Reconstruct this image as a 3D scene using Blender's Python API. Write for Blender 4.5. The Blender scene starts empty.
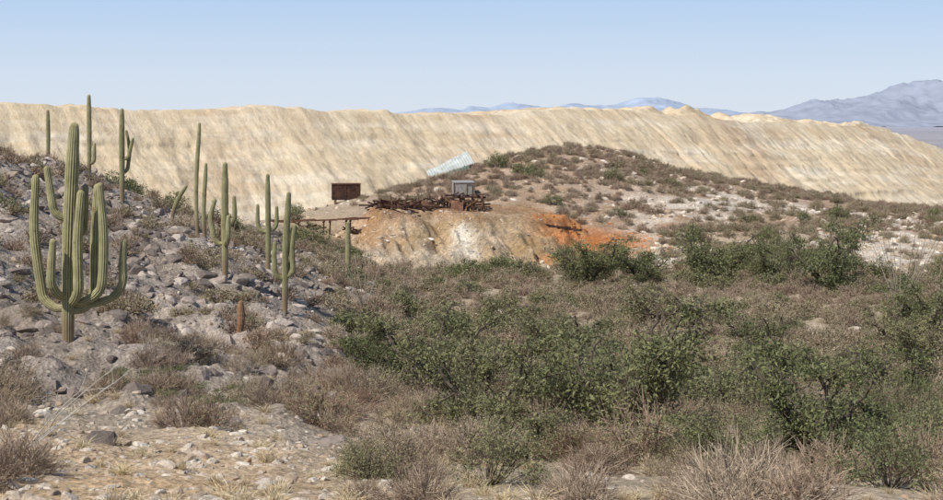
import bpy, math, numpy as np
from mathutils import Vector, Matrix
rng=np.random.default_rng(7)
F=1495.0; CX=471.5; HY=118.0
S=bpy.context.scene
# ---------------------------------------------------------------- utils
def hsh(ix,iy,seed):
    n=(ix.astype(np.int64)*374761393+iy.astype(np.int64)*668265263+seed*982451653)&0xffffffff
    n=((n^(n>>13))*1274126177)&0xffffffff
    n=(n^(n>>16))&0xffffffff
    return n/4294967295.0
def vn(x,y,seed=0):
    x=np.asarray(x,float);y=np.asarray(y,float)
    ix=np.floor(x);iy=np.floor(y);fx=x-ix;fy=y-iy
    fx=fx*fx*(3-2*fx);fy=fy*fy*(3-2*fy)
    a=hsh(ix,iy,seed);b=hsh(ix+1,iy,seed);c=hsh(ix,iy+1,seed);d=hsh(ix+1,iy+1,seed)
    return (a*(1-fx)+b*fx)*(1-fy)+(c*(1-fx)+d*fx)*fy
def fbm(x,y,o=4,seed=0):
    t=0;a=.5;s=0
    for i in range(o):
        t=t+a*(vn(x,y,seed+i*17)-.5);s+=a;a*=.5;x=x*2.03+3.1;y=y*2.03+1.7
    return t/s*2
def sst(a,b,x):
    t=np.clip((x-a)/(b-a),0,1);return t*t*(3-2*t)
def mk_mesh(name,V,Fc,mats=None,mi=None,smooth=False):
    me=bpy.data.meshes.new(name);V=np.asarray(V,np.float32);Fc=np.asarray(Fc,np.int32)
    n,k=Fc.shape
    me.vertices.add(len(V));me.vertices.foreach_set('co',V.ravel())
    me.loops.add(n*k);me.loops.foreach_set('vertex_index',Fc.ravel())
    me.polygons.add(n);me.polygons.foreach_set('loop_start',np.arange(0,n*k,k,dtype=np.int32))
    if mats:
        for m in mats: me.materials.append(m)
    if mi is not None: me.polygons.foreach_set('material_index',np.asarray(mi,np.int32))
    me.polygons.foreach_set('use_smooth',np.full(n,smooth))
    me.update(calc_edges=True);me.validate()
    return me
def mk_obj(name,me,parent=None,coll=None):
    o=bpy.data.objects.new(name,me)
    (coll or S.collection).objects.link(o)
    if parent: o.parent=parent
    return o
def grid_faces(nr,nc):
    i=np.arange(nr-1)[:,None]*nc+np.arange(nc-1)[None,:]
    i=i.ravel();return np.stack([i,i+1,i+nc+1,i+nc],1)
def colattr(me,C,name='Col'):
    a=me.color_attributes.new(name,'FLOAT_COLOR','POINT')
    C=np.concatenate([C,np.ones((len(C),1))],1).astype(np.float32);a.data.foreach_set('color',C.ravel())
# ---------------------------------------------------------------- materials
class NT:
    def __init__(s,name):
        s.m=bpy.data.materials.new(name);s.m.use_nodes=True;s.t=s.m.node_tree
        s.b=s.t.nodes['Principled BSDF'];s.out=s.t.nodes['Material Output']
        s.b.inputs['Roughness'].default_value=.9;s.b.inputs['Specular IOR Level'].default_value=.15
    def n(s,ty,**k):
        x=s.t.nodes.new(ty)
        for a,b in k.items(): setattr(x,a,b)
        return x
    def l(s,a,b): s.t.links.new(a,b)
    def noise(s,vec,scale,detail=6,rough=.6):
        x=s.n('ShaderNodeTexNoise');x.inputs['Scale'].default_value=scale;x.inputs['Detail'].default_value=detail;x.inputs['Roughness'].default_value=rough
        if vec is not None:s.l(vec,x.inputs['Vector'])
        return x.outputs['Fac']
    def ramp(s,fac,stops):
        x=s.n('ShaderNodeValToRGB');e=x.color_ramp.elements
        while len(e)<len(stops): e.new(.5)
        for i,(p,c) in enumerate(stops):
            e[i].position=p;e[i].color=(c,c,c,1) if isinstance(c,(int,float)) else (*c,1)
        s.l(fac,x.inputs['Fac']);return x.outputs['Color']
    def mix(s,a,b,fac=1.0,mode='MIX'):
        x=s.n('ShaderNodeMix',data_type='RGBA',blend_type=mode)
        for v,i in ((fac,0),(a,6),(b,7)):
            if hasattr(v,'links'): s.l(v,x.inputs[i])
            else: x.inputs[i].default_value=v if i==0 else (*v,1)
        return x.outputs[2]
    def bump(s,h,strength=.5,dist=.1,prev=None):
        x=s.n('ShaderNodeBump');x.inputs['Strength'].default_value=strength;x.inputs['Distance'].default_value=dist
        s.l(h,x.inputs['Height'])
        if prev:s.l(prev,x.inputs['Normal'])
        s.l(x.outputs[0],s.b.inputs['Normal']);return x.outputs[0]
    def obj(s): return s.n('ShaderNodeTexCoord').outputs['Object']
    def col(s,c): s.l(c,s.b.inputs['Base Color'])
def rand_mat(name,stops,transl=.0,nscale=3.0,rough=.85):
    m=NT(name);oi=m.n('ShaderNodeObjectInfo')
    c=m.ramp(oi.outputs['Random'],stops)
    g=m.n('ShaderNodeNewGeometry')
    c2=m.ramp(g.outputs['Random Per Island'],[(0,.65),(1,1.35)])
    c=m.mix(c,c2,1.0,'MULTIPLY')
    d=m.n('ShaderNodeBsdfDiffuse');m.l(c,d.inputs['Color']);sh=d.outputs[0]
    m.t.nodes.remove(m.b)
    if transl>0:
        t=m.n('ShaderNodeBsdfTranslucent');m.l(c,t.inputs['Color'])
        x=m.n('ShaderNodeMixShader');x.inputs[0].default_value=transl
        m.l(sh,x.inputs[1]);m.l(t.outputs[0],x.inputs[2]);sh=x.outputs[0]
    m.l(sh,m.out.inputs[0])
    return m.m
def plain(name,c1,c2,scale=2.0,rough=.85,metal=0,bump=.3,bd=.02):
    m=NT(name);f=m.noise(m.obj(),scale,8,.65)
    m.col(m.ramp(f,[(.3,c1),(.7,c2)]));m.b.inputs['Roughness'].default_value=rough;m.b.inputs['Metallic'].default_value=metal
    m.bump(f,bump,bd);return m.m
M_leaf=rand_mat('mesquite_leaves',[(0,(.155,.175,.08)),(.35,(.20,.21,.10)),(.7,(.25,.24,.13)),(1,(.175,.195,.095))],.2)
M_olive=rand_mat('olive_leaves',[(0,(.24,.215,.125)),(.4,(.29,.25,.155)),(.7,(.32,.27,.18)),(1,(.21,.205,.11))],0)
M_dry=rand_mat('dry_twigs',[(0,(.31,.225,.16)),(.3,(.38,.295,.215)),(.6,(.26,.19,.145)),(.8,(.43,.35,.26)),(1,(.30,.195,.14))],.0)
M_bark=plain('bark',(.07,.05,.04),(.16,.13,.10),6)
M_grass=rand_mat('straw',[(0,(.62,.51,.31)),(.5,(.52,.41,.27)),(1,(.66,.57,.38))],0)
def rockmat(name,stops):
    m=NT(name);oi=m.n('ShaderNodeObjectInfo');c=m.ramp(oi.outputs['Random'],stops)
    f=m.noise(m.obj(),2.5,5,.7);c=m.mix(c,m.ramp(f,[(.3,.65),(.7,1.2)]),1.0,'MULTIPLY');m.col(c);m.bump(f,.6,.1);return m.m
M_rockd=rockmat('hill_rock',[(0,(.14,.115,.10)),(.35,(.25,.205,.175)),(.7,(.38,.31,.265)),(1,(.58,.50,.42))])
M_rockp=rockmat('pale_rock',[(0,(.42,.32,.23)),(.4,(.60,.50,.40)),(.75,(.72,.65,.55)),(1,(.52,.36,.23))])
M_rocko=rockmat('iron_stained_rock',[(0,(.38,.13,.05)),(.5,(.52,.21,.075)),(1,(.52,.30,.16))])
# ground
def ground_material():
    m=NT('desert_soil');v=m.obj()
    a=m.n('ShaderNodeAttribute',attribute_name='Col')
    f1=m.noise(v,.35,8,.7);f2=m.noise(v,4.0,6,.75)
    c=m.mix(a.outputs['Color'],m.ramp(f1,[(.3,.74),(.7,1.22)]),1.0,'MULTIPLY')
    c=m.mix(c,m.ramp(f2,[(.3,.66),(.68,1.27)]),1.0,'MULTIPLY')
    vo=m.n('ShaderNodeTexVoronoi');vo.inputs['Scale'].default_value=9;m.l(v,vo.inputs['Vector'])
    sp=m.ramp(vo.outputs['Color'],[(.1,.7),(.9,1.3)])
    c=m.mix(c,sp,.8,'MULTIPLY')
    m.col(c)
    b=m.bump(f2,.9,.15)
    m.bump(vo.outputs['Distance'],.6,.08,b)
    m.b.inputs['Specular IOR Level'].default_value=.05
    return m.m
# ---------------------------------------------------------------- terrain height
near=[(500,17),(456,27),(423,38),(379,55),(329,75)]
cols={
-300:[(500,17),(430,25),(380,32),(300,42),(200,55),(130,70),(112,90),(150,130)],
0:[(500,17),(432,25),(395,32),(340,41),(265,52),(205,62),(158,75),(153,82),(185,120)],
70:[(500,17),(435,25),(400,32),(367,39),(300,51),(225,66),(184,80),(168,90),(185,120)],
130:[(500,17),(437,25),(402,32),(362,42),(300,54),(237,70),(212,80),(195,90),(210,120)],
200:[(500,17),(440,25),(405,33),(350,47),(300,58),(260,67),(236,76),(220,88),(226,115)],
280:[(500,17),(445,26),(410,36),(355,50),(305,60),(275,72),(250,90),(234,110),(222,130),(214,150)],
345:[(500,17),(450,27),(415,38),(365,54),(318,68),(285,82),(264,100),(252,115),(235,132),(210,146),(198,158)],
420:[(500,17),(455,27),(420,38),(375,55),(325,75),(290,95),(272,112),(266,118),(225,138),(196,152),(183,162)],
490:near+[(293,95),(274,112),(266,119),(225,137),(190,150),(163,163),(155,172)],
560:near+[(295,95),(275,112),(264,120),(225,138),(182,154),(151,172),(142,182)],
620:near+[(295,95),(275,112),(262,120),(227,138),(186,154),(157,172),(148,182)],
690:near+[(292,95),(270,110),(252,122),(226,138),(198,155),(178,170),(172,182)],
780:near+[(290,95),(265,110),(248,122),(228,138),(208,155),(194,170),(190,182)],
870:near+[(290,95),(268,110),(250,122),(231,138),(216,155),(206,170),(202,182)],
943:near+[(292,95),(270,110),(254,122),(234,138),(220,155),(211,170),(208,182)],
1300:near+[(292,95),(275,110),(262,122),(245,138),(232,155),(224,170),(222,182)]}
DG=np.arange(0,301,.5);keys=sorted(cols);T=[]
for k in keys:
    pts=cols[k];dd=[0,3,9]+[p[1] for p in pts]+[max(215,pts[-1][1]+30),260,400]
    zz=[-1.5,-1.75,-2.9]+[-(p[0]-HY)/F*p[1] for p in pts]+[-20,-22,-26]
    T.append(np.interp(DG,dd,zz))
T=np.array(T)
UG=np.linspace(-.55,.56,223)
T2=np.array([np.interp((UG*F+CX),keys,T[:,j]) for j in range(len(DG))]).T
def gs(A,s,ax):
    r=int(3*s);k=np.exp(-.5*(np.arange(-r,r+1)/s)**2);k/=k.sum()
    P=np.pad(A,[(r,r) if i==ax else (0,0) for i in range(2)],mode='edge')
    return np.apply_along_axis(lambda v:np.convolve(v,k,'valid'),ax,P)
T2=gs(gs(T2,2.5,0),3.0,1)
def Hbase(x,y):
    y=np.maximum(y,.5);u=np.clip(x/y,UG[0],UG[-1]-1e-6);fu=(u-UG[0])/(UG[1]-UG[0]);iu=np.clip(np.floor(fu).astype(int),0,len(UG)-2);fu=fu-iu
    fd=np.clip(y,0,299.4)/.5;i=np.clip(np.floor(fd).astype(int),0,len(DG)-2);fd=fd-i
    z=(T2[iu,i]*(1-fu)+T2[iu+1,i]*fu)*(1-fd)+(T2[iu,i+1]*(1-fu)+T2[iu+1,i+1]*fu)*fd
    return z
def dump_z(x,y):
    def lobe(cx_,cy_,rx,ry): 
        return (np.hypot((x-cx_)/rx,(y-cy_)/ry)-1)*min(rx,ry)
    sd=np.minimum(np.minimum(lobe(-5.6,135,2.6,9.5),lobe(-.2,134.5,4.0,9.5)),lobe(4.5,137,3.6,9.8))
    g=fbm(x*.35,y*.35,3,5)*1.5+np.abs(fbm(x*.8+y*.2,y*.2,3,8))*2.2*sst(0,2,sd)
    sd=sd+g
    z=-8.15+fbm(x*.4,y*.4,2,6)*.35-np.maximum(sd,0)*.6-np.maximum(x-1.5,0)*.10
    return z
def leftmask(x,y):
    px=x/np.maximum(y,1)*F+CX
    return sst(430,270,px+ (y-60)*.8)*sst(24,34,y)*sst(130,95,y)
def H(x,y,parts=False):
    x=np.asarray(x,float);y=np.asarray(y,float)
    z=Hbase(x,y)
    lm=leftmask(x,y)
    z=z+fbm(x*.12,y*.12,3,1)*.5*sst(20,60,y)*sst(400,180,y)+fbm(x*.7,y*.7,4,2)*(.14+.38*lm)*sst(4,16,y)*sst(500,220,y)
    z=z+np.maximum(fbm(x*.33+9,y*.33,3,21),0)*lm*.9
    dz=dump_z(x,y)
    dm=sst(-.3,.3,dz-z)*sst(114,118,y)*sst(152,147,y)
    z2=np.where((y>108)&(y<150),np.maximum(z,dz+fbm(x*1.6,y*1.6,4,9)*.2),z)
    far=sst(300,900,y);z2=z2*(1-far)+(-45+fbm(x*.002,y*.002,3,4)*4)*far
    if parts:return z2,lm,dm
    return z2
def P(px,d): 
    x=(px-CX)/F*d;return float(x),float(d),float(H(np.array([x]),np.array([d]))[0])
uu=np.concatenate([np.linspace(-1.3,-.37,70)[:-1],np.linspace(-.37,.37,620),np.linspace(.37,1.3,70)[1:]])
dd=np.concatenate([np.geomspace(2,105,560)[:-1],np.linspace(105,160,260)[:-1],np.geomspace(160,300,110)[:-1],np.geomspace(300,45000,90)])
DDm,UUm=np.meshgrid(dd,uu,indexing='ij')
X=(UUm*DDm).ravel();Y=DDm.ravel()
Z,LM,DM=H(X,Y,True)
px=X/Y*F+CX
def C(*a): return np.array(a)[None,:]
def ospill(px,y): return np.exp(-(((px-598)/54)**2+((y-129-(600-px)*.03)/7.5)**2)**1.5)
def palepatch(x,y): # bare pale outcrops on the right-hand slope and flat
    p=x/y*F+CX
    return sst(560,680,p)*sst(88,110,y)*sst(178,160,y)*sst(.08,.3,fbm(x*.09+4,y*.07,3,243)+.10*np.exp(-((y-136)/14)**2))
n1=fbm(X*.15,Y*.15,4,31);n2=fbm(X*.5,Y*.5,4,33);n3=fbm(X*.05,Y*.05,3,35)
col=C(.46,.37,.265)+n1[:,None]*C(.07,.055,.045)
m=LM[:,None];col=col*(1-m)+(C(.345,.29,.24)+n2[:,None]*.11)*m
pm=(np.exp(-(((px-270)/120)**2+((Y-50)/16)**2))*sst(-.2,.3,n2))[:,None];col=col*(1-pm)+C(.61,.51,.41)*pm
fm=(sst(400,250,px)*sst(28,22,Y))[:,None]*.9;col=col*(1-fm)+(C(.58,.42,.265)+n2[:,None]*.08)*fm
hm=(sst(124,136,Y)*sst(200,190,Y)*sst(330,400,px))[:,None];col=col*(1-hm)+(C(.42,.305,.215)+n2[:,None]*.09)*hm
gm=(np.exp(-(((px-725)/38)**2+((Y-152)/5.)**2)**1.5))[:,None];col=col*(1-gm)+C(.48,.43,.38)*gm
wm=(palepatch(X,Y)*sst(-.4,.1,n2))[:,None]*.9;col=col*(1-wm)+C(.64,.56,.46)*wm
ym=(np.exp(-(((px-320)/45)**2+((Y-128)/14)**2)))[:,None]*.8;col=col*(1-ym)+C(.43,.29,.17)*ym
# dump
dc=C(.42,.31,.195)+n2[:,None]*.12
streak=fbm(X*1.1,Y*.15,3,41)[:,None];s2=fbm(X*.5+7,Y*.3+Z*.2,4,43)
dc=dc+streak*C(.12,.095,.075)
wp=(np.exp(-(((px-463+s2*18)/12)**2))*sst(-.5,.1,n2+.2))[:,None]*(sst(-8.3,-9.0,Z)*sst(-11.4,-10.6,Z))[:,None]*.9;dc=dc*(1-wp)+C(.70,.64,.53)*wp
orr=np.clip(np.exp(-((px-372)/18)**2)*.5+sst(510,555,px)*sst(-.5,.1,s2),0,.9)[:,None];dc=dc*(1-orr)+C(.43,.22,.10)*orr
tp=(sst(-8.8,-8.2,Z)*sst(-.6,.2,s2))[:,None]*.85;dc=dc*(1-tp)+C(.33,.19,.11)*tp
m=DM[:,None];col=col*(1-m)+dc*m
om=(ospill(px,Y)*sst(-.7,-.0,n2))[:,None];col=col*(1-om)+C(.50,.20,.07)*om
fa=sst(350,1500,Y)[:,None];col=col*(1-fa)+(C(.33,.31,.32)+fbm(X*.003,Y*.003,4,50)[:,None]*.06)*fa  # far plain: aerial haze painted into the ground colour, greyer with distance
fa=sst(1500,9000,Y)[:,None];col=col*(1-fa)+C(.36,.37,.43)*fa  # bluer painted haze towards the horizon
col=np.clip(col,.02,.85)
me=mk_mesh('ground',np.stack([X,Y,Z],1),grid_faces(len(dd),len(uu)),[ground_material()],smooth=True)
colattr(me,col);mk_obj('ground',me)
# ---------------------------------------------------------------- tailings embankment
def tailings():
    ctl=[(-420,222,92),(-150,240,96),(0,256,102),(40,260,104),(70,263,109),(150,272,110),(250,282,111),(300,288,108),(345,294,110),(372,298,109),(400,303,113),(470,315,115),(510,322,114),(535,327,110),(580,336,109),(640,350,112),(680,360,116),(720,370,119),(760,385,122),(820,408,124),(860,430,127),(885,442,130),(905,452,135),(940,464,148),(985,485,176),(1030,520,200)]
    cx=np.array([(p-CX)/F*d for p,d,_ in ctl]);cy=np.array([d for p,d,_ in ctl],float);cz=np.array([-(q-HY)/F*d for p,d,q in ctl])
    s=np.concatenate([[0],np.cumsum(np.hypot(np.diff(cx),np.diff(cy)))])
    ns=1500;ss=np.linspace(0,s[-1],ns)
    def sm(v,w=25):
        v=np.interp(ss,s,v);k=np.hanning(w);k/=k.sum();return np.convolve(np.pad(v,w//2,mode='edge'),k,'valid')
    x=sm(cx);y=sm(cy);z=sm(cz,9)
    tx=np.gradient(x);ty=np.gradient(y)
    k=np.hanning(201);k/=k.sum()
    tx=np.convolve(np.pad(tx,100,mode='edge'),k,'valid');ty=np.convolve(np.pad(ty,100,mode='edge'),k,'valid')
    L=np.hypot(tx,ty);nx=ty/L;ny=-tx/L
    nt=150
    t=np.concatenate([np.linspace(1,0,nt),-np.geomspace(.01,6,44)])   # 1 toe .. 0 crest .. back
    Tt,_=np.meshgrid(t,ss,indexing='ij')
    h=34.0
    down=np.maximum(Tt,0);back=np.maximum(-Tt,0)
    wob=fbm(ss[None,:]*.02,down*2,2,60)*3
    rib=fbm(ss[None,:]*.10+down*1.0+wob*.2,down*2.2,4,61)*1.4+fbm(ss[None,:]*.5,down*9,5,62)*.75
    gl=np.maximum(0,1-np.abs(fbm(ss[None,:]*.07+down*.6,down*.7,3,64))*9)*sst(-.2,.3,fbm(ss[None,:]*.03,down*3,2,65))
    ter=fbm(ss[None,:]*.012,down*16,3,67)*1.0   # faint lift lines of the dumped benches
    out=down*h*1.45+(rib-gl*1.0+ter)*np.minimum(down*5,1)+ (fbm(ss*.03,ss*0,3,66)*3)[None,:]*np.minimum(down*3+.6,1)
    Xb=x[None,:]+nx[None,:]*(out-back*20);Yb=y[None,:]+ny[None,:]*(out-back*20)
    crest=fbm(ss*.08,ss*0,4,3)*1.0+np.maximum(fbm(ss*.35,ss*0+5,2,14),0)*.6
    heaps=np.maximum(fbm(Xb*.16,Yb*.16,4,70)+.15,0)*2.7*sst(0.02,.12,back)*sst(2.4,.8,back)*sst(-.3,.2,fbm(ss*.02,ss*0+3,2,90))[None,:]
    Zb=z[None,:]+crest[None,:]*np.exp(-down*9)*1.0-down*h-sst(.5,6,back)*22+heaps
    Zb+= fbm(Xb*.3,Yb*.3,4,71)*.5*np.minimum(down*10+back*4,1)
    me=mk_mesh('tailings_embankment',np.stack([Xb.ravel(),Yb.ravel(),Zb.ravel()],1),grid_faces(len(t),ns)[:,::-1],smooth=True)
    uvl=np.stack([np.broadcast_to(ss[None,:],Tt.shape).ravel(),(Tt*h).ravel(),Tt.ravel()*0],1)
    a=me.attributes.new('st','FLOAT_VECTOR','POINT');a.data.foreach_set('vector',uvl.astype(np.float32).ravel())
    m=NT('tailings');at=m.n('ShaderNodeAttribute',attribute_name='st')
    def mp(sx,sy):
        q=m.n('ShaderNodeMapping');q.inputs['Scale'].default_value=(sx,sy,1);m.l(at.outputs['Vector'],q.inputs['Vector']);return q.outputs[0]
    f=m.noise(mp(.22,.09),1,8,.7);g=m.noise(mp(.035,.035),1,6,.65);f3=m.noise(mp(.9,.7),1,8,.8);g2=m.noise(mp(.025,.2),1.3,6,.7)
    c=m.ramp(f,[(.3,(.58,.455,.295)),(.5,(.68,.55,.375)),(.68,(.73,.62,.44))])
    c=m.mix(c,(.48,.32,.21),m.ramp(g,[(.48,0.0),(.66,.6)]))
    c=m.mix(c,(.80,.71,.56),m.ramp(g2,[(.48,0.0),(.64,.7)]))
    c=m.mix(c,m.ramp(f3,[(.3,.76),(.7,1.16)]),1.0,'MULTIPLY')
    m.col(c);b=m.bump(f,.5,.6);m.bump(f3,.8,.5,b);m.b.inputs['Specular IOR Level'].default_value=.0
    me.materials.append(m.m);mk_obj('tailings_embankment',me)
tailings()
# ---------------------------------------------------------------- mountains
def mountains(name,prof,d,depth,colr,seed,amp):
    pxs=np.array([p for p,_ in prof]);hz=np.array([(HY-q)/F*d+45 for _,q in prof])
    nc=700;nr=90;p=np.linspace(pxs[0],pxs[-1],nc);xs=(p-CX)/F*d
    base=np.interp(p,pxs,hz);k=np.hanning(15);k/=k.sum();base=np.convolve(np.pad(base,7,mode='edge'),k,'valid')
    v=np.linspace(-1,1,nr);VV,XX=np.meshgrid(v,xs,indexing='ij')
    Yv=d+VV*depth
    sc=1/ (d*.05)
    rd=1-np.abs(fbm(XX*sc,Yv*sc*.7,5,seed))*2
    bell=np.maximum(1-np.abs(VV+.15*fbm(XX*sc,VV,2,seed+5))**1.0,0)
    Zv=base[None,:]*bell*(1-amp*(1-rd)*(1-bell*.6))+fbm(XX*sc*5,Yv*sc*5,3,seed+2)*hz.max()*.035*np.minimum(base[None,:]/60,1)-46
    me=mk_mesh(name,np.stack([XX.ravel(),Yv.ravel(),Zv.ravel()],1),grid_faces(nr,nc),smooth=True)
    m=NT(name+'_hazed_rock');f=m.noise(m.obj(),8/d*8,8,.65)
    m.col(m.ramp(f,[(.35,tuple(c*.86 for c in colr)),(.65,tuple(min(c*1.1,1) for c in colr))]));m.b.inputs['Specular IOR Level'].default_value=0  # blue-grey distance haze is painted into the rock colour
    me.materials.append(m.m);mk_obj(name,me)
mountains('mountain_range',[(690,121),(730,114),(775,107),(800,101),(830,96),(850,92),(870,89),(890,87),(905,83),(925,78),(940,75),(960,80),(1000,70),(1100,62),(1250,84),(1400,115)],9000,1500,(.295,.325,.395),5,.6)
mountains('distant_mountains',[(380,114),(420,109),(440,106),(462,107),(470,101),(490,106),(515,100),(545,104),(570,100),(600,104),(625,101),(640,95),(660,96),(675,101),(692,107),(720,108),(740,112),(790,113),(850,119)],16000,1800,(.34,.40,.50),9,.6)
# ---------------------------------------------------------------- plants
def unit(v): return v/np.maximum(np.linalg.norm(v,axis=1,keepdims=True),1e-9)
def leaf_quads(c,size,r,up=0.0,asp=.45):
    n=len(c);a=unit(r.normal(size=(n,3))+np.array([0,0,up]));b=unit(np.cross(a,r.normal(size=(n,3))))
    s=(size*r.uniform(.6,1.4,n))[:,None]
    V=np.stack([c-a*s,c+b*s*asp,c+a*s,c-b*s*asp],1).reshape(-1,3)
    return V,np.arange(n*4).reshape(n,4)
def twig_quads(p0,p1,w,r,taper=.5):
    d=unit(p1-p0);b=unit(np.cross(d,r.normal(size=p0.shape)))
    w=np.asarray(w)*np.ones(len(p0));w=w[:,None]
    V=np.stack([p0-b*w,p0+b*w,p1+b*w*taper,p1-b*w*taper],1).reshape(-1,3)
    return V,np.arange(len(p0)*4).reshape(-1,4)
def merge(parts):
    V=[];Fc=[];MI=[];o=0
    for v,f,mi in parts:
        V.append(v);Fc.append(f+o);MI.append(np.full(len(f),mi));o+=len(v)
    return np.concatenate(V),np.concatenate(Fc),np.concatenate(MI)
def bush(name,seed,mats,Hh=1.1,nc=70,nl=3500,ls=.035,ntw=500,tw=.006,spread=.16,inner=.45,upr=.0):
    r=np.random.default_rng(seed)
    th=r.uniform(0,2*np.pi,nc);ph=np.arccos(r.uniform(0,1,nc))
    lump=.72+.4*r.random(nc)
    rad=lump*r.uniform(inner,1,nc)**.5
    cc=np.stack([np.sin(ph)*np.cos(th)*rad,np.sin(ph)*np.sin(th)*rad,(np.cos(ph)*rad*.95+.08)*Hh],1)
    cc[:,:2]+=r.normal(0,.12,2)
    parts=[]
    b0=np.zeros((nc,3));b0[:,:2]=cc[:,:2]*.12
    mid=cc*.5+r.normal(0,.07,(nc,3));mid[:,2]=np.abs(mid[:,2])*.9
    for a,b,w in((b0,mid,tw*2.2),(mid,cc,tw*1.5)):
        v,f=twig_quads(a,b,w,r,.7);parts.append((v,f,1))
    if ntw:
        k=r.integers(0,nc,ntw);t=r.uniform(.3,1,ntw)[:,None];s=mid[k]*(1-t)+cc[k]*t
        e=s+(unit(s+np.array([0,0,.15]))*.22+r.normal(0,.13,(ntw,3)))*r.uniform(.5,1.4,ntw)[:,None]
        e[:,2]=np.maximum(e[:,2],.01)
        v,f=twig_quads(s,e,tw,r,.4);parts.append((v,f,1))
    if nl:
        w=r.uniform(.3,1,nc);w/=w.sum();k=r.choice(nc,nl,p=w)
        c=cc[k]+r.normal(0,spread,(nl,3))*np.array([1,1,.75])*r.uniform(.5,1.2,nl)[:,None];c[:,2]=np.abs(c[:,2])
        v,f=leaf_quads(c,ls,r);parts.append((v,f,0))
    V,Fc,MI=merge(parts)
    return mk_mesh(name,V,Fc,mats,MI)
def grass(name,seed,n=130):
    r=np.random.default_rng(seed);b=r.normal(0,.13,(n,3));b[:,2]=0
    d=unit(np.concatenate([r.normal(0,.6,(n,2)),np.ones((n,1))],1));L=r.uniform(.3,1,n)[:,None]
    m1=b+d*L*.55;e=b+d*L+np.concatenate([d[:,:2]*.45*L,-.15*L],1)
    v1,f1=twig_quads(b,m1,.010,r,.9);v2,f2=twig_quads(m1,e,.009,r,.2)
    V,Fc,MI=merge([(v1,f1,0),(v2,f2,0)]);return mk_mesh(name,V,Fc,[M_grass],MI)
import bmesh
def rock(name,seed,mat,sub=2):
    bm=bmesh.new();bmesh.ops.create_icosphere(bm,subdivisions=sub,radius=1)
    r=np.random.default_rng(seed);V=np.array([v.co[:] for v in bm.verts])
    for _ in range(9):
        d=unit(r.normal(size=(1,3)))[0];o=r.uniform(.35,.8);q=V@d;V-=np.maximum(q-o,0)[:,None]*d*.9
    V*=np.array([1.1,.85,.7])*r.uniform(.85,1.15,3);V+=r.normal(0,.025,V.shape)
    for v,c in zip(bm.verts,V):v.co=c
    me=bpy.data.meshes.new(name);bm.to_mesh(me);bm.free();me.materials.append(mat);return me
def library(name,meshes):
    c=bpy.data.collections.new(name)
    for i,m_ in enumerate(meshes):
        o=bpy.data.objects.new('%s_%02d'%(name,i),m_);c.objects.link(o)
    return c
def scatter(name,pts,rot,scl,idx,coll):
    me=bpy.data.meshes.new(name);n=len(pts);me.vertices.add(n);me.vertices.foreach_set('co',pts.astype(np.float32).ravel())
    a=me.attributes.new('rot','FLOAT_VECTOR','POINT');a.data.foreach_set('vector',rot.astype(np.float32).ravel())
    a=me.attributes.new('scl','FLOAT_VECTOR','POINT');a.data.foreach_set('vector',scl.astype(np.float32).ravel())
    a=me.attributes.new('idx','INT','POINT');a.data.foreach_set('value',idx.astype(np.int32))
    o=mk_obj(name,me)
    g=bpy.data.node_groups.new(name,'GeometryNodeTree')
    g.interface.new_socket('Geometry',in_out='INPUT',socket_type='NodeSocketGeometry');g.interface.new_socket('Geometry',in_out='OUTPUT',socket_type='NodeSocketGeometry')
    N=g.nodes;gi=N.new('NodeGroupInput');go=N.new('NodeGroupOutput');ip=N.new('GeometryNodeInstanceOnPoints')
    ci=N.new('GeometryNodeCollectionInfo');ci.inputs['Collection'].default_value=coll;ci.inputs['Separate Children'].default_value=True;ci.inputs['Reset Children'].default_value=True
    ip.inputs['Pick Instance'].default_value=True
    def na(nm,ty):
        q=N.new('GeometryNodeInputNamedAttribute');q.data_type=ty;q.inputs['Name'].default_value=nm
        return [s for s in q.outputs if s.enabled and s.name=='Attribute'][0]
    g.links.new(gi.outputs[0],ip.inputs['Points']);g.links.new(ci.outputs[0],ip.inputs['Instance'])
    g.links.new(na('idx','INT'),ip.inputs['Instance Index']);g.links.new(na('rot','FLOAT_VECTOR'),ip.inputs['Rotation']);g.links.new(na('scl','FLOAT_VECTOR'),ip.inputs['Scale'])
    g.links.new(ip.outputs[0],go.inputs[0])
    md=o.modifiers.new('scatter','NODES');md.node_group=g
    return o
def cand(n,d0=14,d1=188,u=.40):
    d=np.sqrt(rng.uniform(d0*d0,d1*d1,n));U=rng.uniform(-u,u,n);return U*d,d,U*F+CX
def basin(px,y):   # 1 in the wash / scrub flat
    return sst(300,400,px+(y-60)*.6)*sst(17,24,y)*sst(124,112,y)
def nodump(x,y): 
    return (~((y>109)&(y<148)&(dump_z(x,y)>Hbase(x,y)-.1)))&(ospill(x/y*F+CX,y)<.25)&(rng.random(len(x))>.75*palepatch(x,y))
lib_green=library('green_shrub',[bush('green_shrub',i,[M_leaf,M_bark],1.2,60,3400,.027,260,.006,.16) for i in range(4)]+[bush('green_shrub_far',10+i,[M_leaf,M_bark],1.15,45,1200,.055,90,.012,.17) for i in range(3)])
lib_olive=library('olive_shrub',[bush('olive_shrub',30+i,[M_olive,M_dry],1.0,60,2100,.024,800,.006,.16) for i in range(4)]+[bush('olive_shrub_far',40+i,[M_olive,M_dry],.95,50,850,.055,240,.014,.17) for i in range(3)])
lib_dry=library('dry_bush',[bush('dry_bush',50+i,[M_dry,M_dry],1.0,80,900,.02,1400,.0065,.17) for i in range(4)]+[bush('dry_bush_far',60+i,[M_dry,M_dry],.95,55,420,.045,450,.014,.17) for i in range(3)])
lib_grass=library('grass_tuft',[grass('grass_tuft',70+i) for i in range(4)])
lib_rd=library('hill_rock',[rock('hill_rock',80+i,M_rockd) for i in range(7)])
lib_rp=library('pale_rock',[rock('pale_rock',90+i,M_rockp) for i in range(7)])
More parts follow.
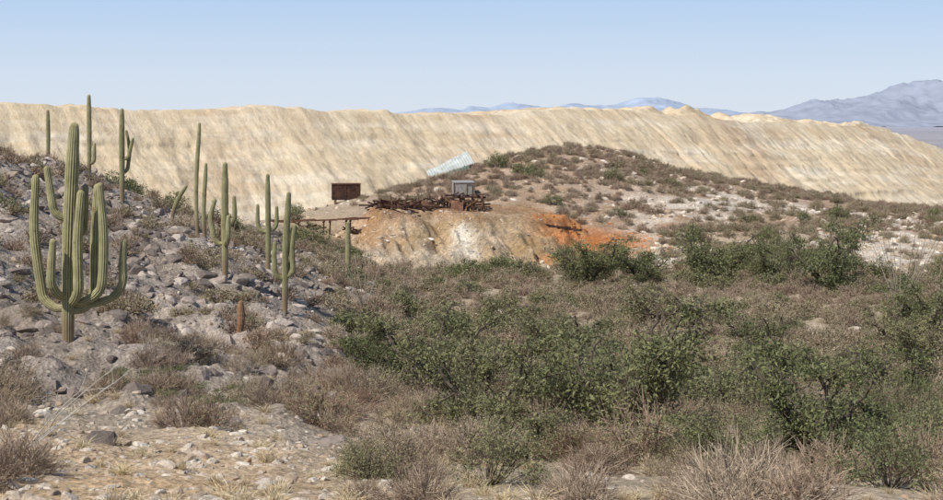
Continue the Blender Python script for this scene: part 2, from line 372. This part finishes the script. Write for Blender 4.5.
lib_ro=library('stained_rock',[rock('stained_rock',190+i,M_rocko) for i in range(4)])
def do_scatter(name,x,y,s,lib,nv,nfar=0,split=48,squash=(.8,1.15),sink=.05,tilt=0):
    z=H(x,y);n=len(x)
    idx=rng.integers(0,nv,n)
    if nfar: idx=np.where(y>split,nv+rng.integers(0,nfar,n),idx)
    rot=np.zeros((n,3));rot[:,2]=rng.uniform(0,6.283,n)
    if tilt: rot[:,:2]=rng.normal(0,tilt,(n,2))
    sc=np.stack([s*rng.uniform(.85,1.2,n),s*rng.uniform(.85,1.2,n),s*rng.uniform(*squash,n)],1)
    scatter(name,np.stack([x,y,z-sink*s],1),rot,sc,idx,lib)
# green shrubs
x,y,p=cand(8500)
cl=fbm(x*.09,y*.09,3,101)
pr=basin(p,y)*(sst(-.25,.4,cl+.1*sst(60,30,y))*.37+.04)+sst(112,126,y)*sst(175,165,y)*.02+.02*leftmask(x,y)
pr*=1-.6*np.exp(-((p-250)/150)**2)
k=(rng.random(len(x))<pr)&nodump(x,y);x,y,p=x[k],y[k],p[k]
do_scatter('green_shrubs',x,y,rng.uniform(.4,1.2,len(x))*np.clip(.7+y/220,0,1.2),lib_green,4,3)
# olive
x,y,p=cand(10500)
cl=fbm(x*.12,y*.12,3,111)
pr=basin(p,y)*(.2+.4*sst(-.4,.3,cl))+sst(112,124,y)*sst(600,700,p)*.18+sst(120,135,y)*.14*sst(330,400,p)+.14*leftmask(x,y)
k=(rng.random(len(x))<pr)&nodump(x,y);x,y=x[k],y[k]
do_scatter('olive_shrubs',x,y,rng.uniform(.3,.9,len(x)),lib_olive,4,3)
# dry brush
x,y,p=cand(16000)
cl=fbm(x*.12+50,y*.12,3,121)
pr=basin(p,y)*(.14+.47*sst(-.3,.4,cl))*sst(22,40,y)+sst(118,130,y)*sst(340,400,p)*(.6-.36*sst(620,700,p)*sst(165,150,y))*sst(-.7,.1,cl+.2)+.18*leftmask(x,y)+.38*sst(110,20,p)*sst(34,24,y)+.26*sst(330,420,p)*sst(30,20,y)
k=(rng.random(len(x))<pr)&nodump(x,y);x,y=x[k],y[k]
do_scatter('dry_brush',x,y,rng.uniform(.25,.72,len(x)),lib_dry,4,3)
# grass
x,y,p=cand(9000,13,60)
cl=fbm(x*.3,y*.3,3,131)
pr=sst(480,330,p)*sst(34,24,y)*(.08+.40*sst(.0,.4,cl))+.12*sst(300,400,p)+.03
k=rng.random(len(x))<pr;x,y=x[k],y[k]
do_scatter('dry_grass',x,y,rng.uniform(.15,.36,len(x)),lib_grass,4)
# rocks
x,y,p=cand(44000,14,130)
k=rng.random(len(x))<(leftmask(x,y)*.92*sst(-.8,.0,fbm(x*.3,y*.3,2,141))+.015);x,y=x[k],y[k]
do_scatter('hillside_rocks',x,y,.05+.45*rng.random(len(x))**3.3+.03*(y>50),lib_rd,7,squash=(.6,1.2),sink=.2,tilt=.3)
x,y,p=cand(34000,13,186)
pr=.12*sst(30,50,y)+.08*leftmask(x,y)+.7*palepatch(x,y)+.6*np.exp(-(((p-265)/115)**2+((y-50)/17)**2))*sst(-.2,.25,fbm(x*.25,y*.25,2,142))+sst(118,125,y)*(.10+.6*sst(-.0,.3,fbm(x*.12,y*.12,3,143)))*sst(400,480,p)
k=(rng.random(len(x))<pr)&(~((y>109)&(y<148)&(dump_z(x,y)>Hbase(x,y)-.1)))&(ospill(p,y)<.3);x,y=x[k],y[k]
s=(.05+.3*rng.random(len(x))**4)*np.clip(y/60,.7,1.7)
x2,y2,p2=cand(13000,13,34,.36);k=rng.random(len(x2))<.85*sst(440,300,p2)*sst(34,22,y2)+.1;x2,y2=x2[k],y2[k]
s2_=.012+.16*rng.random(len(x2))**4.3
do_scatter('pale_rocks',np.concatenate([x,x2]),np.concatenate([y,y2]),np.concatenate([s,s2_]),lib_rp,7,squash=(.6,1.1),sink=.2,tilt=.3)
# rubble on the waste dump face
x=rng.uniform(-14,12,2200);y=rng.uniform(112,130,2200);k=(dump_z(x,y)>Hbase(x,y)-.6)&(x/y*F+CX<550)&((rng.random(2200)<.35)|(np.abs(x/y*F+CX-463)<22));x,y=x[k],y[k]
do_scatter('dump_rubble',x,y,.04+.26*rng.random(len(x))**4,lib_rp,7,squash=(.6,1.1),sink=.25,tilt=.3)
x=rng.uniform(2,18,2600);y=rng.uniform(114,144,2600);k=rng.random(2600)<ospill(x/y*F+CX,y)*1.2;x,y=x[k],y[k]
do_scatter('orange_spoil_rubble',x,y,.06+.35*rng.random(len(x))**3,lib_ro,4,squash=(.6,1.1),sink=.25,tilt=.3)
# ---------------------------------------------------------------- tubes
def catmull(pts,n):
    p=np.array(pts,float);p=np.concatenate([[2*p[0]-p[1]],p,[2*p[-1]-p[-2]]]);out=[]
    m=len(p)-3
    for i in range(m):
        t=np.linspace(0,1,n,endpoint=(i==m-1))[:,None];a,b,c,d=p[i:i+4]
        out.append(.5*((2*b)+(-a+c)*t+(2*a-5*b+4*c-d)*t*t+(-a+3*b-3*c+d)*t**3))
    return np.concatenate(out)
def tube(path,rad,seg=6,ribs=0,cap=False):
    path=np.asarray(path,float);rad=np.asarray(rad,float)*np.ones(len(path))
    if cap:
        d=path[-1]-path[-2];d/=np.linalg.norm(d);r0=rad[-1]
        a=np.array([.35,.62,.83,.95,1.0]);path=np.concatenate([path,path[-1]+d*r0*1.2*a[:,None]]);rad=np.concatenate([rad,r0*np.sqrt(np.maximum(1-a*a,0.0004))])
    n=len(path);t=np.gradient(path,axis=0);t=unit(t)
    u=np.cross(t[0],[0,1,.01]);u/=np.linalg.norm(u);V=[];th=np.linspace(0,2*np.pi,seg,endpoint=False)
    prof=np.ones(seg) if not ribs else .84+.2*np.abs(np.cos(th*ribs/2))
    for i in range(n):
        u=u-t[i]*np.dot(u,t[i]);u/=np.linalg.norm(u);w=np.cross(t[i],u)
        V.append(path[i]+(np.cos(th)*prof*rad[i])[:,None]*u+(np.sin(th)*prof*rad[i])[:,None]*w)
    V=np.concatenate(V)
    i=np.arange(n-1)[:,None]*seg;j=np.arange(seg)[None,:];j2=(j+1)%seg
    Fc=np.stack([(i+j).ravel(),(i+j2).ravel(),(i+seg+j2).ravel(),(i+seg+j).ravel()],1)
    return V,Fc,np.tile(prof,n)
def sag_mat():
    m=NT('saguaro_skin');a=m.n('ShaderNodeAttribute',attribute_name='rib');v=m.obj()
    oi=m.n('ShaderNodeObjectInfo')
    f=m.noise(v,3,6,.6)
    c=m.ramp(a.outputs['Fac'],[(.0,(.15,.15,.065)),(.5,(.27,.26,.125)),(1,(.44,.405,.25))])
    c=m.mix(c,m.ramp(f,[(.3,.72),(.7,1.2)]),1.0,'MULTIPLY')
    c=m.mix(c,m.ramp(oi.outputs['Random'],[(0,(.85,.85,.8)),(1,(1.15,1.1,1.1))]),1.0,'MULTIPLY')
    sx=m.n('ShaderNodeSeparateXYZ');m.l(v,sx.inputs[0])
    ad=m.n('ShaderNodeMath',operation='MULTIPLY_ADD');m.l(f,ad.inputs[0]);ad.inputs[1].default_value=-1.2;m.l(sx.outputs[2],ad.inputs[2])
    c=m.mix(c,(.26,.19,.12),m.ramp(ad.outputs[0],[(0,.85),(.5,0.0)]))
    sc=m.noise(v,7,3,.5);c=m.mix(c,(.20,.14,.08),m.ramp(sc,[(.64,0.0),(.70,.75)]))
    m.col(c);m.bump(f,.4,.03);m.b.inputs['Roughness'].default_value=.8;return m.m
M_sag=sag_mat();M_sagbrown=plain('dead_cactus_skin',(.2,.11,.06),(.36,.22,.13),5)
def saguaro(px,d,h,r,arms=(),lean=(0,0),mat=None,ribs=16):
    x,y,z=P(px,d);parts=[];rb=[]
    lx,ly=lean;w=rng.normal(0,.04,2)
    def trunkpt(t): return np.array([lx*t*t+w[0]*math.sin(t*4),ly*t*t+w[1]*math.sin(t*5),t*h])
    ts=np.linspace(-.04,1,34);pa=np.array([trunkpt(t) for t in ts]);rr=r*np.interp(ts,[-.04,0,.12,.55,.85,1],[.85,.82,.9,1.06,.98,.72])*(1+rng.normal(0,.022,34))
    v,f,q=tube(pa,rr,ribs*4,ribs,True);parts.append((v,f,0));rb.append(q)
    for (az,ox,oy,tz,ar) in arms:  # attach z, offset x,y, tip z, radius
        b=trunkpt(az/h);off=np.array([ox,oy,0]);L=np.hypot(ox,oy);dz=min(.55,L*.9)
        pts=[b,b+off*.45+[0,0,-.02],b+off*.85+[0,0,dz*.35],b+off+[0,0,dz]]
        top=np.array([b[0]+ox*1.03+rng.normal(0,.07),b[1]+oy,tz])
        if tz-(az+dz)>.9: pts.append((pts[-1]+top)/2+np.array([rng.normal(0,.07),0,0]))
        pts.append(top)
        c=catmull(pts,8);t=np.linspace(0,1,len(c));ra=ar*np.interp(t,[0,.15,.4,.8,1],[.62,.78,1,1,.75])*(1+rng.normal(0,.025,len(c)))
        v,f,q=tube(c,ra,(ribs-4)*4,ribs-4,True);parts.append((v,f,0));rb.append(q)
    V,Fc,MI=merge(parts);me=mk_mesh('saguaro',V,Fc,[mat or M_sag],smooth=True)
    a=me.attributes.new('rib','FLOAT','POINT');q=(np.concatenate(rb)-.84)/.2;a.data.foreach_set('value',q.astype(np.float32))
    o=mk_obj('saguaro_cactus' if mat is None else 'dead_cactus_stump',me);o.location=(x,y,z);return o
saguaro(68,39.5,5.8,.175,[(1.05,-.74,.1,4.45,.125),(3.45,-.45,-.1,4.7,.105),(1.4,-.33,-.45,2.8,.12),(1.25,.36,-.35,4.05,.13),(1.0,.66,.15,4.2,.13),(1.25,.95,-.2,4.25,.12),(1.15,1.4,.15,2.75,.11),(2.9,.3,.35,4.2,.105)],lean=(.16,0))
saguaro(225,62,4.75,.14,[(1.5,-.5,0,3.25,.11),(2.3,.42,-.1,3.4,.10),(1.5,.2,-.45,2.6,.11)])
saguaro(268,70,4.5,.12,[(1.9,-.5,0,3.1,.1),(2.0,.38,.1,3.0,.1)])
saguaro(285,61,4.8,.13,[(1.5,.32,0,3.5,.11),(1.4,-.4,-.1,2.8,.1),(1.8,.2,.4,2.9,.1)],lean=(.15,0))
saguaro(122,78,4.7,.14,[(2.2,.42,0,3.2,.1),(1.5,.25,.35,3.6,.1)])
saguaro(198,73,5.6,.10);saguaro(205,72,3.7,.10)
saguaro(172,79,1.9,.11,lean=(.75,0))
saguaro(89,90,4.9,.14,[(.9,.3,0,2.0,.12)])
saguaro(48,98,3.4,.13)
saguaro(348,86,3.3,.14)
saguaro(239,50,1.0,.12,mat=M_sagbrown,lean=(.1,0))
# ---------------------------------------------------------------- mesquite trees
def mesquite(seed,nl=8500,ls=.026,leafmat=None,dens=1):
    r=np.random.default_rng(seed);parts=[];tips=[]
    nlimb=r.integers(5,8)
    for i in range(nlimb):
        a=i*6.283/nlimb+r.normal(0,.3);R=r.uniform(.45,.85);hh=r.uniform(.6,1.25)
        p=catmull([(0,0,-.1),(math.cos(a)*R*.25,math.sin(a)*R*.25,hh*.35),(math.cos(a+.3)*R*.7,math.sin(a+.3)*R*.7,hh*.65),(math.cos(a)*R,math.sin(a)*R,hh)],6)
        p+=r.normal(0,.015,p.shape);v,f,_=tube(p,np.linspace(.05,.014,len(p)),6);parts.append((v,f,1))
        for j in range(7):
            k=r.integers(5,len(p));b=p[k];e=b+unit(r.normal(size=(1,3))+np.array([[math.cos(a)*.8,math.sin(a)*.8,.5]]))[0]*r.uniform(.2,.5)
            m_=(b+e)/2+r.normal(0,.04,3);cc_=catmull([b,m_,e],4);v,f,_=tube(cc_,np.linspace(.016,.005,len(cc_)),4);parts.append((v,f,1));tips+= [e,m_]
    tips=np.array(tips);n=len(tips);w=r.uniform(.15,1,n)**1.5;w/=w.sum();k=r.choice(n,nl,p=w)
    c=tips[k]+r.normal(0,.12,(nl,3))*np.array([1.1,1.1,.7])*r.uniform(.4,1.3,n)[k][:,None]
    c[:,2]=np.maximum(c[:,2],.03*r.random(nl));v,f=leaf_quads(c,ls,r,asp=.4);parts.append((v,f,0))
    kk=r.integers(0,n,700);e=tips[kk]+r.normal(0,.15,(700,3));v,f=twig_quads(tips[kk],e,.004,r);parts.append((v,f,1))
    V,Fc,MI=merge(parts);return mk_mesh('mesquite_tree',V,Fc,[leafmat or M_leaf,M_bark],MI)
MT=[mesquite(200+i) for i in range(5)]+[mesquite(210+i,2600,.034) for i in range(2)]
for i,(px_,d_,s_,sz) in enumerate([(488,30,1.5,1.3),(440,43,2.1,1.15),(395,46,1.7,1.1),(640,30,2.0,1.35),(590,33,1.7,1.35),(810,23,1.25,1.4),(735,22.5,.9,1.0),(590,100,3.0,1.2),(640,102,2.8,.95),(715,100,3.2,1.15),(765,103,2.4,.95),(825,94,2.9,1.45),(905,60,2.2,1.1),(890,44,1.8,1.0),(700,38,1.7,1.0),(150,33,1.0,.6),(205,31,.8,.6),(560,62,2.2,1.0),(760,66,2.1,.9),(870,22,.95,1.0),(520,25,1.0,.95),(925,75,2.3,1.1),(560,41,1.7,1.1),(660,75,2.4,.9),(820,52,1.8,.9),(745,45,1.7,.9)]):
    lo=(d_>80)
    o=mk_obj('mesquite_tree',MT[5+i%2] if (i%5==3 and not lo and d_>35) else MT[i%5]);x_,y_,z_=P(px_,d_);o.location=(x_,y_,z_-.03);o.scale=(s_,s_,s_*sz*.82);o.rotation_euler=(0,0,i*1.7)
# ocotillo
M_oco=plain('ocotillo_bark',(.2,.17,.13),(.36,.31,.25),8)
def ocotillo(px_,d_,h,n,seed):
    r=np.random.default_rng(seed);parts=[]
    for i in range(n):
        a=r.uniform(0,6.283);s=r.uniform(.15,.5)*h;hh=h*r.uniform(.75,1)
        p=catmull([(0,0,-.1),(math.cos(a)*s*.35,math.sin(a)*s*.35,hh*.4),(math.cos(a)*s,math.sin(a)*s,hh)],8)
        v,f,_=tube(p,np.linspace(.03,.013,len(p)),5);parts.append((v,f,0))
    V,Fc,MI=merge(parts);o=mk_obj('ocotillo',mk_mesh('ocotillo',V,Fc,[M_oco],smooth=True));o.location=P(px_,d_)
ocotillo(900,78,4.8,14,1);ocotillo(365,72,3.2,9,2)
def deadbranch(px_,d_,seed):
    r=np.random.default_rng(seed);parts=[]
    for i in range(5):
        a=r.uniform(-.6,1.0);L=r.uniform(.9,1.9)
        p=catmull([(0,0,0),(L*.3*math.cos(a),L*.2*r.normal(),L*.22),(L*.65*math.cos(a),L*.3*r.normal(),L*.5),(L*math.cos(a),.2*r.normal(),L*r.uniform(.55,.8))],7)
        v,f,_=tube(p,np.linspace(.013,.004,len(p)),5);parts.append((v,f,0))
        for j in range(5):
            b=p[r.integers(6,len(p)-1)];e=b+r.normal(0,.14,3)+np.array([.05,0,.12]);v,f,_=tube(catmull([b,(b+e)/2+r.normal(0,.02,3),e],4),.0035,4);parts.append((v,f,0))
    V,Fc,MI=merge(parts);o=mk_obj('dead_branch',mk_mesh('dead_branch',V,Fc,[M_deadw],smooth=True));o.location=P(px_,d_)
M_deadw=plain('bleached_wood',(.38,.34,.29),(.6,.55,.48),9)
deadbranch(2,20,3)
# ---------------------------------------------------------------- mine relics
def metal(name,c1,c2,c3,sc=1.5,rough=.6):
    m=NT(name);v=m.obj();f=m.noise(v,sc,8,.7);g=m.noise(v,sc*4,6,.7)
    c=m.ramp(f,[(.35,c1),(.52,c2),(.68,c3)]);c=m.mix(c,m.ramp(g,[(.3,.7),(.7,1.2)]),1.0,'MULTIPLY');m.col(c);m.b.inputs['Roughness'].default_value=rough;m.bump(g,.3,.02);return m.m
M_rust=metal('rusted_steel',(.035,.022,.018),(.065,.036,.026),(.12,.06,.04),rough=.85)
M_rust2=metal('orange_rust',(.10,.05,.035),(.17,.085,.05),(.25,.135,.08),rough=.85)
M_galv=metal('galvanised_steel',(.24,.235,.22),(.34,.33,.31),(.25,.19,.15),rough=.8)
M_paint=metal('weathered_corrugated_iron',(.40,.42,.40),(.50,.52,.49),(.28,.30,.28),.4,.9)
M_under=metal('dark_green_iron',(.10,.135,.11),(.15,.19,.16),(.12,.11,.085),.6,.9)  # dark green metal of the lower roof sheet
M_wood=plain('weathered_timber',(.10,.06,.04),(.24,.16,.11),4)
def boxes(name,parent,lst,mat,bev=.015):
    bm=bmesh.new()
    for it in lst:
        c,s=it[0],it[1];r=it[2] if len(it)>2 else (0,0,0)
        from mathutils import Euler
        M=Matrix.Translation(c)@Euler(r).to_matrix().to_4x4()@Matrix.Diagonal((*s,1))
        bmesh.ops.create_cube(bm,size=1,matrix=M)
    bmesh.ops.bevel(bm,geom=bm.edges[:],offset=bev,segments=1,affect='EDGES')
    me=bpy.data.meshes.new(name);bm.to_mesh(me);bm.free();me.materials.append(mat);return mk_obj(name,me,parent)
def empty(name,loc,rz=0):
    e=bpy.data.objects.new(name,None);S.collection.objects.link(e);e.location=loc;e.rotation_euler=(0,0,rz);e.empty_display_size=.3;return e
def mesh_part(name,parent,V,Fc,mat,smooth=False): return mk_obj(name,mk_mesh(name,V,Fc,[mat],smooth=smooth),parent)
# rusted ore bin
e=empty('rusted_ore_bin',P(346,156),.12)
W,Dp,Hh=2.9,2.0,1.6;b=.05
boxes('walls',e,[((0,-Dp/2,b+Hh/2),(W,.05,Hh)),((0,Dp/2,b+Hh/2),(W,.05,Hh)),((-W/2,0,b+Hh/2),(.05,Dp-.06,Hh)),((W/2,0,b+Hh/2),(.05,Dp-.06,Hh)),((0,0,b+.03),(W-.1,Dp-.1,.05))],M_rust)
boxes('ribs',e,[((x_,-Dp/2-.05,b+Hh/2),(.06,.05,Hh-.02)) for x_ in(-1.4,0,1.4)],M_rust)
boxes('rim',e,[((0,-Dp/2-.03,b+Hh+.04),(W+.2,.12,.07)),((0,Dp/2+.03,b+Hh+.04),(W+.2,.12,.07)),((-W/2-.03,0,b+Hh+.05),(.12,Dp-.14,.07)),((W/2+.03,0,b+Hh+.05),(.12,Dp-.14,.07))],M_rust2)
boxes('skids',e,[((x_,0,-.35),(.18,Dp+.3,.8)) for x_ in(-1.1,0,1.1)],M_wood)
# small metal shed below the collapsed roof
e=empty('small_metal_shed',P(463,149),.15)
def corr_wall(w,h,axis,off):
    n=int(w*30);a=np.linspace(-w/2,w/2,n);c=off+.015*np.sin(a*2*np.pi/.12)
    P0=[np.stack([a,c,np.full(n,z_)],1) if axis=='x' else np.stack([c,a,np.full(n,z_)],1) for z_ in(-.3,h)]
    return np.concatenate(P0),grid_faces(2,n)
for nm,ax,w_,of in(('front_wall','x',2.0,-.8),('back_wall','x',2.0,.8),('side_wall','y',1.6,-1.0),('side_wall','y',1.6,1.0)):
    V,Fc=corr_wall(w_,1.3,ax,of);mesh_part(nm,e,V,Fc,M_galv)
boxes('roof',e,[((0,0,1.39),(2.15,1.75,.05),(math.radians(5),0,0))],M_galv)
boxes('frame',e,[((x_,y_,.5),(.08,.08,1.55)) for x_ in(-1.04,1.04) for y_ in(-.86,.86)]+[((.25,-.86,.55),(.06,.06,1.3)),((.8,-.86,.55),(.06,.06,1.3)),((.52,-.86,1.15),(.5,.05,.06))],M_wood)
# timber crib (ore chute)
e=empty('timber_ore_chute',P(463,134),-.08);L=[];Hh=1.4
for x_ in np.linspace(-1.8,1.8,5):
    for y_ in(-.9,.9): L.append(((x_,y_,Hh/2-.3),(.15,.15,Hh+.4+rng.uniform(-.4,.4)),(rng.normal(0,.06),rng.normal(0,.08),0)))
boxes('posts',e,L,M_wood)
boxes('beams',e,[((rng.normal(0,.25),y_,z_),(3.4+rng.random()*1.3,.12,.15),(0,rng.normal(0,.06),rng.normal(0,.03))) for y_ in(-1.04,1.04) for z_ in(.3,.75,1.15)],M_rust)
boxes('planks',e,[((x_,rng.normal(-.72,.02),.45+rng.random()*.2),(.2,.05,.8+rng.random()*.5),(0,rng.normal(0,.09),0)) for x_ in np.arange(-1.6,1.2,.27)],M_wood)
boxes('deck',e,[((x_,rng.normal(0,.15),1.3+rng.random()*.1),(.22,2.0+rng.random()*.5,.05),(rng.normal(0,.05),rng.normal(0,.05),rng.normal(0,.08))) for x_ in np.arange(-.9,1.6,.31)],M_rust)
boxes('braces',e,[((-1,-1.15,.7),(2.1,.08,.12),(0,.6,0)),((1,-1.15,.7),(2.1,.08,.12),(0,-.6,0))],M_rust2)
boxes('ore_chute_plate',e,[((-.4,-1.5,.35),(1.1,.05,1.5),(-.75,0,0))],M_rust2)
# collapsed structure
e=empty('collapsed_trestle',P(412,134),.1);L=[];L2=[]
for i in range(40):
    L.append(((rng.uniform(-3.8,2.4),rng.uniform(-1.5,1.3),rng.uniform(.0,.7)),(rng.uniform(.8,2.8),.11,.13),(rng.normal(0,.15),rng.normal(0,.26),rng.normal(0,.6))))
for i in range(16):
    L2.append(((rng.uniform(-3.6,2.4),rng.uniform(-1,1),rng.uniform(.2,.6)),(.13,.13,rng.uniform(.8,1.8)),(rng.normal(0,.2),rng.normal(0,.3),0)))
boxes('fallen_beams',e,L,M_rust);boxes('standing_posts',e,L2,M_wood)
boxes('plates',e,[((-2.4,-.4,.35),(1.1,.04,.8),(.3,.2,.2)),((.4,-.7,.35),(1.3,.04,.6),(-.4,-.15,-.1)),((-1,-1,.3),(.9,.04,.6),(-.5,.1,.4)),((1.4,-1.1,.2),(1.0,.04,.9),(-.7,.1,.4))],M_rust2)
# collapsed corrugated roof: a pale sheet sloping up to the right over a dark green sheet
def sheet(w,l,curve,n=120,skew=0,buckle=.0,pitch=.3):
    a=np.linspace(0,1,n);b_=np.linspace(0,1,24);A,B=np.meshgrid(a,b_,indexing='ij')
    th=(B-.5)*curve;R=l/max(curve,.01)
    x_=(A-.5)*w;y_=np.sin(th)*R*(1-skew*(1-A));z_=(np.cos(th)*R-R*math.cos(curve/2))*(1-skew*(1-A)*.8)
    z_=z_+.03*np.sin(A*w*2*np.pi/pitch)+fbm(A*3,B*2,2,77)*buckle
    V=np.stack([x_.ravel(),y_.ravel(),z_.ravel()],1);Fc=grid_faces(n,24)
    V2=V-np.array([0,0,.02]);return np.concatenate([V,V2]),np.concatenate([Fc,Fc[:,::-1]+len(V)])
e=empty('fallen_corrugated_roof',P(448,165))
V,Fc=sheet(5.1,3.2,.7,skew=.6,buckle=.15);o=mesh_part('upper_sheet',e,V,Fc,M_paint,True);o.location=(.1,0,1.45);o.rotation_euler=(math.radians(28),math.radians(-21),.15)
V,Fc=sheet(4.4,1.7,.4,90,.45,.12);o=mesh_part('lower_sheet',e,V,Fc,M_under,True);o.location=(.35,-1.45,.25);o.rotation_euler=(math.radians(72),math.radians(-14),-.05)
boxes('rafters',e,[((-1.5,.3,.3),(.12,.12,1.3)),((.2,.5,.6),(.12,.12,1.8)),((1.8,.5,1.0),(.12,.12,2.4)),((.2,.55,1.1),(4.2,.1,.14),(0,-.3,0))],M_wood)
# low rusted rail running west from the workings to the hillside
x0,x1=(272-CX)/F*128,(440-CX)/F*132;e=empty('rusted_rail_trestle',(0,0,0))
zr=-8.6;Ln=math.hypot(x1-x0,4);angz=math.atan2(4,x1-x0)
rail=[];n_=8
for i in range(n_):
    t=(i+.5)/n_;xx=x0+(x1-x0)*t;yy=128+4*t
    for dy in(-.4,.4): rail.append(((xx-dy*math.sin(angz),yy+dy,zr-.3*(1-t)+rng.normal(0,.03)),(Ln/n_*1.04,.1,.13),(0,-.02+rng.normal(0,.03),angz+rng.normal(0,.02))))
boxes('rails',e,rail,M_rust2)
L=[]
for t in np.linspace(.02,.98,15):
    t=t+rng.normal(0,.015);xx=x0+(x1-x0)*t;yy=128+4*t;zg=float(H(np.array([xx]),np.array([yy]))[0]);zt=zr-.3*(1-t)
    hh=max(zt-zg,.1)+.3
    L.append(((xx,yy,zt-.1-hh/2),(.11,.15,hh),(0,rng.normal(0,.12),0)));L.append(((xx,yy,zt-.16),(.14,1.1,.12)))
for i in range(20):
    t=rng.random();xx=x0+(x1-x0)*t;yy=127.2+4*t+rng.normal(0,.5);zg=float(H(np.array([xx]),np.array([yy]))[0]);L.append(((xx,yy,zg+.3),(rng.uniform(.8,2.2),.1,.12),(0,rng.normal(0,.25),rng.normal(0,.5))))
boxes('bents',e,L,M_rust)
e=empty('retaining_timbers',P(545,129),-.25)
boxes('logs',e,[((i*1.0-2.4,-.1-.15*i,.1-.12*i),(1.6,.2,.2),(rng.normal(0,.1),.12+rng.normal(0,.06),-.25+rng.normal(0,.1))) for i in range(6)],M_rust)
# ---------------------------------------------------------------- light, sky, camera
el,az=math.radians(50),math.radians(226)
dirv=Vector((math.sin(az)*math.cos(el),math.cos(az)*math.cos(el),math.sin(el)))
sl=bpy.data.lights.new('sun','SUN');sl.energy=4.8;sl.angle=math.radians(.53);sl.color=(1,.95,.87)
so=bpy.data.objects.new('sun',sl);S.collection.objects.link(so);so.rotation_euler=dirv.to_track_quat('Z','Y').to_euler()
w=bpy.data.worlds.new('World');S.world=w;w.use_nodes=True;nt=w.node_tree
sk=nt.nodes.new('ShaderNodeTexSky');sk.sky_type='NISHITA';sk.sun_disc=False;sk.sun_elevation=el;sk.sun_rotation=az;sk.air_density=1.0;sk.dust_density=.6;sk.ozone_density=2.5;sk.altitude=900
bg=nt.nodes['Background'];bg.inputs[1].default_value=.11
tc=nt.nodes.new('ShaderNodeTexCoord');sx=nt.nodes.new('ShaderNodeSeparateXYZ');nt.links.new(tc.outputs['Generated'],sx.inputs[0])
cr=nt.nodes.new('ShaderNodeValToRGB');e_=cr.color_ramp.elements
st=[(0,(.70,.77,.87)),(.03,(.64,.74,.88)),(.085,(.46,.63,.88)),(.3,(.25,.42,.73))]
while len(e_)<4:e_.new(.5)
for i,(p_,c_) in enumerate(st): e_[i].position=p_;e_[i].color=(*c_,1)
nt.links.new(sx.outputs[2],cr.inputs[0])
sc_=nt.nodes.new('ShaderNodeVectorMath');sc_.operation='SCALE';sc_.inputs[3].default_value=1/.11;nt.links.new(cr.outputs[0],sc_.inputs[0])
mr=nt.nodes.new('ShaderNodeMapRange');mr.inputs[1].default_value=.1;mr.inputs[2].default_value=.3;mr.inputs[3].default_value=.93;mr.inputs[4].default_value=0;nt.links.new(sx.outputs[2],mr.inputs[0])
mx=nt.nodes.new('ShaderNodeMix');mx.data_type='RGBA';nt.links.new(mr.outputs[0],mx.inputs[0]);nt.links.new(sk.outputs[0],mx.inputs[6]);nt.links.new(sc_.outputs[0],mx.inputs[7]);nt.links.new(mx.outputs[2],bg.inputs[0])
cam=bpy.data.cameras.new('camera');cam.sensor_width=36;cam.lens=F/943*36;cam.shift_y=-(250-HY)/943;cam.clip_start=.1;cam.clip_end=100000
co=bpy.data.objects.new('camera',cam);S.collection.objects.link(co);co.rotation_euler=(math.radians(90),0,0);S.camera=co
S.view_settings.view_transform='Standard';S.view_settings.look='None';S.view_settings.exposure=0
